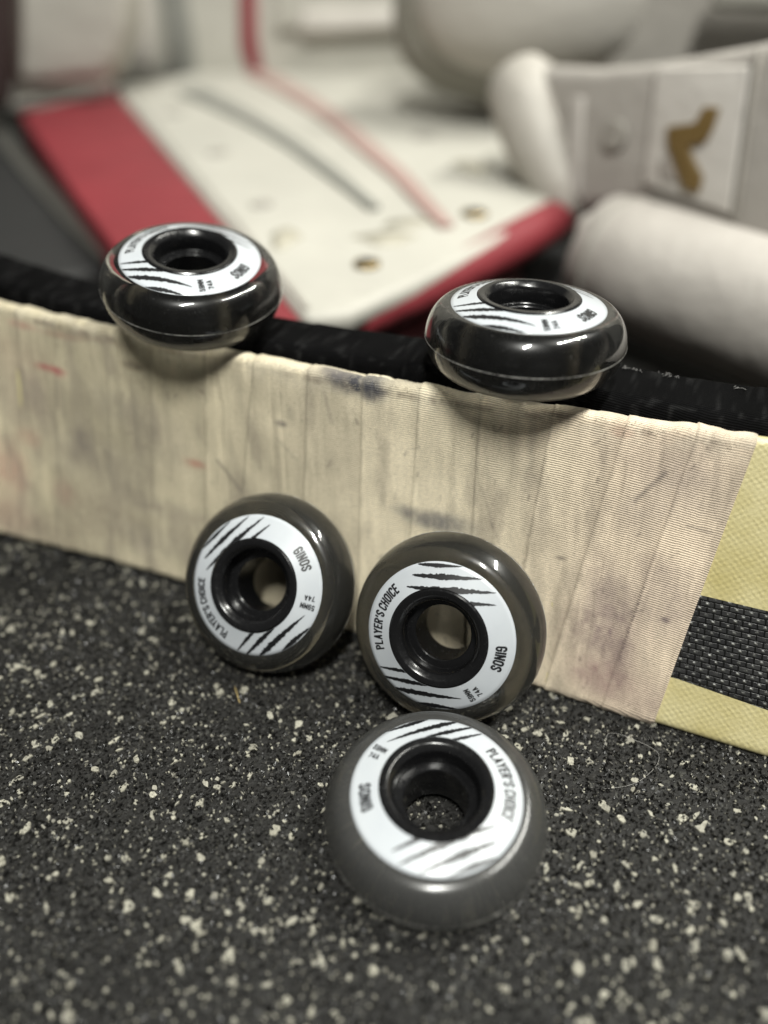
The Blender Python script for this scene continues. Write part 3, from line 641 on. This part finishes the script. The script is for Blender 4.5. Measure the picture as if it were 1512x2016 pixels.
slab('boot_panel', [Z(598, 622), Z(690, 612), Z(830, 548), Z(1000, 462), Z(1090, 405), Z(1062, 335), Z(1010, 255), Z(950, 170), Z(895, 95), Z(520, 118), Z(225, 172)], (0, 0, -12), WHT, pad, 5, 5)
slab('side_panel', [Z(590, 640, 56), Z(596, 622, 56), Z(440, 430, 56), Z(222, 172, 56), Z(38, 222, 56), Z(130, 360, 56), Z(232, 500, 56), Z(330, 640, 56)], (0, 0, -40), RED, pad, 4)
tpts = [Z(u, v, 48) for u, v in [(655, 642), (700, 628), (800, 583), (900, 535), (1000, 485), (1080, 440), (1108, 424)]]
V, Fc = tube(tpts, [9, 11, 11.5, 12, 12.5, 12.5, 9], 24); mesh('toe_edge', V, Fc, RED, pad)
slab('toe_strap', [Z(770, 650, 22), Z(1020, 520, 22), Z(1035, 560, 16), Z(860, 660, 16)], (0, 0, -10), vinyl('faded_pink_strap', (.40, .12, .13)), pad, 3)
slab('pad_back', [Z(200, 640, 18), Z(900, 640, 18), Z(1120, 500, 18), Z(1060, 360, 18), Z(960, 190, 18), Z(222, 172, 18), Z(45, 240, 18)], (0, 0, -17), BLK, pad, 3)
def strip(name, pts, wd, mat, z=PZ, th=3.0, par=pad):
    L = []; Rr = []; P = [Z(u, v, z + th) for u, v in pts]
    for i, p in enumerate(P):
        d = P[min(i + 1, len(P) - 1)] - P[max(0, i - 1)]; d /= np.linalg.norm(d); n = np.array([-d[1], d[0], 0]); w_ = wd[i] if hasattr(wd, '__len__') else wd
        L.append(p + n * w_ / 2); Rr.append(p - n * w_ / 2)
    V = L + Rr + [p - (0, 0, th) for p in L] + [p - (0, 0, th) for p in Rr]; n = len(P); Fc = []
    for i in range(n - 1):
        Fc += [(i, i + 1, n + i + 1, n + i), (i, 2 * n + i, 2 * n + i + 1, i + 1), (n + i, n + i + 1, 3 * n + i + 1, 3 * n + i)]
    Fc += [(0, n, 3 * n, 2 * n), (n - 1, 3 * n - 1, 4 * n - 1, 2 * n - 1)]
    return mesh(name, V, Fc, mat, par, smooth=False)
strip('grey_stripe', [(375, 175), (430, 200), (510, 240), (590, 290), (670, 350), (738, 405)], [26, 20, 14, 11, 9, 6], GREY)
strip('faded_stripe', [(505, 140), (570, 175), (650, 225), (720, 285), (790, 345), (845, 405), (880, 440)], [24, 21, 18, 15, 12, 10, 8], PINK)
# knee section rising behind the crease
ky = 0.5 * (cr_l[1] + Z(520, 120)[1]); kn = np.array([0, -1, .12]); kn = kn / np.linalg.norm(kn); k0 = (0, ky, PZ)
def K(u, v, off=0): return at_plane(u, v, np.array(k0) + kn * off, kn)
def vslab(name, px, off, th, mat, par, f=K, n=kn, bev=5): return slab(name, [f(u, v, off) for u, v in px], -n * th, mat, par, bev)
vslab('knee_panel', [(215, 175), (960, 160), (960, -260), (215, -260)], 0, 40, WHT, pad, bev=8)
vslab('grey_stripe', [(338, 160), (392, 170), (378, 60), (362, -40), (362, -250), (306, -250), (306, -40)], 4, 6, GREY, pad, bev=2)
vslab('red_stripe', [(472, 90), (490, 146), (518, 152), (506, 80), (500, -250), (468, -250)], 4, 6, RED, pad, bev=2)
vslab('seam_ridge', [(268, 130), (300, 130), (296, -250), (266, -250)], 3, 5, GRYW, pad, bev=2)
vslab('upper_roll', [(585, 75), (860, 60), (860, 12), (585, 15)], 16, 16, GRYW, pad, bev=8)
vslab('upper_roll', [(540, 62), (860, 45), (860, -250), (540, -250)], 10, 10, WHT, pad, bev=8)
wing = empty('pad_wing', (-250, 640, 60)); 
wing_n = np.array([-.15, -1, .1]); wing_n /= np.linalg.norm(wing_n); w0 = Z(120, 195, 62)
WG = lambda u, v, off=0: at_plane(u, v, w0 + wing_n * off, wing_n)
wing.parent = None
wp = slab('calf_wing', [WG(u, v) for u, v in [(14, 172), (205, 158), (246, 60), (252, -200), (0, -260), (5, 40)]], -wing_n * 45, WHT, pad, 12, 6)
bpy.data.objects.remove(wing)
slab('wing_shadow_sheet', [Z(30, 200, 61), Z(225, 165, 61), Z(225, 120, 61), Z(30, 130, 61)], (0, 0, -4), SHADE, pad, 1)  # grey sheet standing in for the wing's shadow on the red panel
# grommets and stitched dimples on the boot panel
def grommet(u, v, r, nm='grommet', inner=BLK, outer=BRASS):
    c = Z(u, v, PZ + .6); pr = [(r * .45, 0), (r * .5, 1.2), (r * .75, 1.8), (r, 1.2), (r * 1.05, -.6), (r * .45, -.6)]
    V, Fc = lathe(pr, 32); o = mesh(nm, np.array(V) + c, Fc, outer, pad)
    Vd = [(c[0] + r * .62 * math.cos(t), c[1] + r * .62 * math.sin(t), c[2] + 1.5) for t in np.linspace(0, 2 * math.pi, 24, endpoint=False)]
    me = bpy.data.meshes.new('eyelet_hole'); me.from_pydata([(np.array(p) * S).tolist() for p in Vd], [], [tuple(range(24))]); me.materials.append(inner)
    h = link(bpy.data.objects.new('eyelet_hole', me)); h.parent = o; h.matrix_parent_inverse = Matrix.Identity(4); h.location = -Vector(pad.location)
grommet(722, 520, 6.5); grommet(934, 421, 7.5)
for pts in ([(250, 178), (350, 300), (470, 440), (606, 606)], [(905, 130), (965, 210), (1020, 290), (1068, 385)]):
    strip('seam_piping', pts, 2.2, SHADE, PZ - .6, 1.2)
STN = vinyl('yellowed_scuff', (.41, .385, .31), .6, .12)
for u, v, rx, ry in ((760, 470, 16, 9), (800, 440, 14, 8), (560, 470, 8, 14), (930, 330, 12, 16)):
    c = Z(u, v, PZ); n_ = 26; rim = [(c[0] + rx * (1 + .25 * math.sin(3 * a + u)) * math.cos(a), c[1] + ry * (1 + .3 * math.sin(2 * a + v)) * math.sin(a), c[2] + .35) for a in np.linspace(0, 2 * math.pi, n_, endpoint=False)]
    mesh('worn_patch', rim + [(x, y, z - .6) for x, y, z in rim], [tuple(range(n_))] + [(i, i + n_, (i + 1) % n_ + n_, (i + 1) % n_) for i in range(n_)], STN, pad)
for u, v, r in ((342, 222, 9), (430, 300, 8), (515, 402, 7), (835, 268, 9), (655, 118, 9)):
    c = Z(u, v, PZ + .1); V, Fc = lathe([(.01, .9), (r * .7, .7), (r, 0), (.01, 0)], 24); mesh('stitched_dimple', np.array(V) * (1, 1.2, 1) + c, Fc, SHADE, pad)

# ================================================================= BACKGROUND: second pad on the right, on its side
A0, A1 = np.array([112., 446., 42.]), np.array([240., 281., 42.]); ax = (A1 - A0) / np.linalg.norm(A1 - A0); nb = np.array([-ax[1], ax[0], 0.]) * -1
if nb[1] > 0: nb = -nb                       # towards the camera
p2 = empty('goalie_leg_pad', (200, 450, 0))
tag(p2, 'grey-white goalie pad with gold emblem standing on its side behind the right wheel', 'goalie pad')
V, Fc = [], []; segs = 40; R2 = 34
for i, (k, rr) in enumerate([(.098, .5), (.104, .85), (.12, 1), (.3, 1.02), (.6, 1), (1.3, 1.02), (1.9, 1)]):
    c = A0 + (A1 - A0) * k
    for j in range(segs):
        a = 2 * math.pi * j / segs; V.append(c + (nb * math.cos(a) + np.array([0, 0, 1]) * math.sin(a)) * R2 * rr)
for i in range(6):
    for j in range(segs): j2 = (j + 1) % segs; Fc.append((i * segs + j, i * segs + j2, (i + 1) * segs + j2, (i + 1) * segs + j))
Fc += [tuple(range(segs))[::-1], tuple(range(6 * segs, 7 * segs))]
mesh('outer_roll', V, Fc, vinyl('roll_vinyl', (.45, .42, .385), .6, .16), p2)
for kk, wd, mt in ((.17, 2.2, SHADE), (.86, 1.6, GRYW), (1.05, 1.6, GRYW)):
    V, Fc = [], []; prr = [(-wd, .98), (-wd * .6, 1.035), (wd * .6, 1.035), (wd, .98)]
    for i, (dx, rr) in enumerate(prr):
        for j in range(segs):
            a = 2 * math.pi * j / segs; V.append(A0 + (A1 - A0) * kk + ax * dx + (nb * math.cos(a) + np.array([0, 0, 1]) * math.sin(a)) * R2 * rr)
    for i in range(3):
        for j in range(segs): j2 = (j + 1) % segs; Fc.append((i * segs + j, i * segs + j2, (i + 1) * segs + j2, (i + 1) * segs + j))
    mesh('roll_piping', V, Fc, mt, p2)
vn = nb.copy(); vn[2] = .18; vn /= np.linalg.norm(vn); q0 = A0 - nb * 18
Q = lambda u, v, off=0: at_plane(u, v, q0 + vn * off, vn)
V, Fc = tube([Q(u, v, -6) for u, v in [(1012, 132), (1016, 142), (1024, 165), (1044, 225), (1070, 295), (1100, 362), (1124, 410), (1136, 430)]], [8, 17, 22, 23, 22, 19, 15, 7], 28)
mesh('side_bolster', V, Fc, vinyl('bolster_face', (.40, .375, .335)), p2)
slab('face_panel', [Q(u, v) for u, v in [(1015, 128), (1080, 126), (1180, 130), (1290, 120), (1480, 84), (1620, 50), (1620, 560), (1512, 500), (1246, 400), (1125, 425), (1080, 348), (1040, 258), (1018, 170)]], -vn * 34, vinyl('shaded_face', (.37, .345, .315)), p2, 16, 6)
V, Fc = tube([Z(u, v, 38) for u, v in [(895, 60), (950, 110), (1000, 175), (1048, 260), (1090, 335), (1118, 390), (1130, 420)]], [24, 24, 24, 23, 20, 16, 9], 24); mesh('edge_bolster', V, Fc, vinyl('bolster_vinyl', (.42, .40, .355)), pad)
slab('emblem_patch', [Q(u, v, 3) for u, v in [(1290, 132), (1478, 128), (1436, 424), (1262, 362)]], -vn * 5, vinyl('emblem_ground', (.56, .53, .49)), p2, 2)
slab('gold_emblem', [Q(u, v, 5) for u, v in [(1312, 250), (1338, 246), (1366, 242), (1384, 210), (1414, 212), (1402, 252), (1386, 282), (1354, 288), (1364, 314), (1381, 348), (1374, 380), (1344, 374), (1328, 332), (1312, 284)]], -vn * 3, GOLD, p2, .6)
slab('emblem_shadow_print', [Q(u, v, 4.2) for u, v in [(1296, 318), (1322, 300), (1342, 360), (1300, 352)]], -vn * 2, vinyl('grey_print', (.34, .31, .28)), p2, .6)
slab('seam_piping', [Q(u, v, 4) for u, v in [(1484, 96), (1496, 96), (1448, 440), (1438, 436)]], -vn * 4, SHADE, p2, 1)
slab('seam_piping', [Q(u, v, 4) for u, v in [(1122, 190), (1146, 190), (1138, 385), (1116, 382)]], -vn * 4, vinyl('pale_piping', (.45, .42, .39)), p2, 1)
V, Fc = lathe([(.01, 2), (7, 1.5), (9, 0), (.01, 0)], 24); c = Q(1210, 268, 1)
u_ = ax; w3 = np.cross(vn, u_); mesh('stitched_dimple', [c + u_ * x + w3 * y + vn * z for x, y, z in V], Fc, SHADE, p2)
slab('roll_collar', [at_plane(u, v, A0 + nb * 20, nb) for u, v in [(1118, 430), (1165, 420), (1178, 575), (1130, 560)]], -nb * 40, GRYW, p2, 8)

# ================================================================= BACKGROUND: round white pad roll on top, further gear
def ellipsoid(name, c, rx, ry, rz, mat, parent, p=2.6, n=40, m=24):
    V, Fc = [], []
    for i in range(m + 1):
        b = -math.pi / 2 + math.pi * i / m
        for j in range(n):
            a = 2 * math.pi * j / n; f = lambda v: math.copysign(abs(v) ** (2 / p), v)
            V.append((c[0] + rx * f(math.cos(b)) * math.cos(a), c[1] + ry * f(math.cos(b)) * math.sin(a), c[2] + rz * f(math.sin(b))))
    for i in range(m):
        for j in range(n): j2 = (j + 1) % n; Fc.append((i * n + j, i * n + j2, (i + 1) * n + j2, (i + 1) * n + j))
    return mesh(name, V, Fc, mat, parent)
gl = empty('catch_glove', (170, 600, 0)); tag(gl, 'rounded white glove cuff resting above the shaded pad, at the top right', 'goalie glove')
gc = at_plane(1078, -22, (0, 690, 0), np.array([0, 1, 0]))
ellipsoid('cuff', gc, 102, 60, 60, vinyl('cuff_vinyl', (.50, .475, .43)), gl)
ellipsoid('cuff_binding', gc + np.array([2, 26, -18]), 120, 62, 64, vinyl('binding_vinyl', (.27, .26, .22)), gl)
slab('palm', [at_plane(u, v, (0, 790, 0), np.array([0, 1, 0])) for u, v in [(900, -150), (1230, -150), (1215, 190), (1010, 230)]], (0, 90, 0), SHADE, gl, 10)
br = ORI
bl = empty('blocker', (330, 640, 0)); tag(bl, 'grey-beige padded board standing in the top right corner beyond the emblem panel', 'goalie blocker')
slab('board', [at_plane(u, v, (0, 690, 0), np.array([.25, 1, 0])) for u, v in [(1180, -160), (1700, -160), (1700, 330), (1180, 330)]], (15, 40, 0), vinyl('blocker_vinyl', (.34, .32, .29)), bl, 8)
slab('white_edge', [at_plane(u, v, (0, 640, 0), np.array([.25, 1, 0])) for u, v in [(1395, 20), (1420, -120), (1700, -120), (1700, 34), (1512, 26)]], (8, 20, 0), WHT, bl, 6)
tp = empty('tall_pad', (0, 1000, 0)); tag(tp, 'pale upright pad standing farthest back, closing the view between the leg pad and glove', 'goalie pad')
slab('panel', [(-700, 1050, 0), (900, 1050, 0), (900, 1050, 700), (-700, 1050, 700)], (0, 80, 0), vinyl('far_vinyl', (.50, .48, .43)), tp, 10)
# left side: dark bag and strap
bag = empty('gear_bag', (-330, 520, 0)); tag(bag, 'black gear bag with a dull grey strap lying left of the red panel', 'gear bag')
slab('bag_body', [Z(-260, 120, 34), Z(14, 190, 34), Z(60, 300, 34), Z(150, 440, 34), Z(210, 520, 34), Z(60, 560, 34), Z(-260, 560, 34)], (0, 0, -33), BLK, bag, 8)
strip('shoulder_strap', [(-30, 225), (30, 300), (90, 370), (150, 440), (215, 505)], [15, 14, 13, 12, 11], DGY, 34, 3, bag)
slab('bag_end', [at_plane(u, v, (0, 760, 0), np.array([0, 1, 0])) for u, v in [(-200, -150), (14, -150), (22, 210), (-200, 260)]], (-20, 60, 0), BROWN, bag, 5)

# ================================================================= hair and fibre on the floor
def floor_hair(name, px, r, mat, label, cat):
    P = [at_z(u, v, z) for u, v, z in px]; Q_ = []
    for i in range(len(P) - 1):
        p0, p1, p2_, p3 = P[max(i - 1, 0)], P[i], P[i + 1], P[min(i + 2, len(P) - 1)]
        for t in np.linspace(0, 1, 8, endpoint=False): Q_.append(.5 * ((2 * p1) + (-p0 + p2_) * t + (2 * p0 - 5 * p1 + 4 * p2_ - p3) * t * t + (-p0 + 3 * p1 - 3 * p2_ + p3) * t ** 3))
    V, Fc = tube(Q_ + [P[-1]], r, 6); o = mesh(name, V, Fc, mat); tag(o, label, cat)
floor_hair('loose_hair', [(1188, 1475, .4), (1192, 1458, 1.2), (1199, 1444, 2.2), (1222, 1446, 3), (1247, 1456, 3), (1275, 1468, 2.4), (1295, 1482, 1.5), (1296, 1500, .8), (1283, 1518, .5), (1258, 1538, .4), (1230, 1548, .5), (1190, 1553, .4)], .042, simple('pale_hair', (.34, .33, .31), .4),
           'fine pale hair curled on the floor just below the yellow stick end', 'hair')
floor_hair('straw_fibre', [(462, 1352, .3), (467, 1367, .8), (472, 1384, .4)], .13, simple('straw', (.5, .38, .16), .7), 'short straw-coloured fibre on the floor below the left leaning wheel', 'fibre')
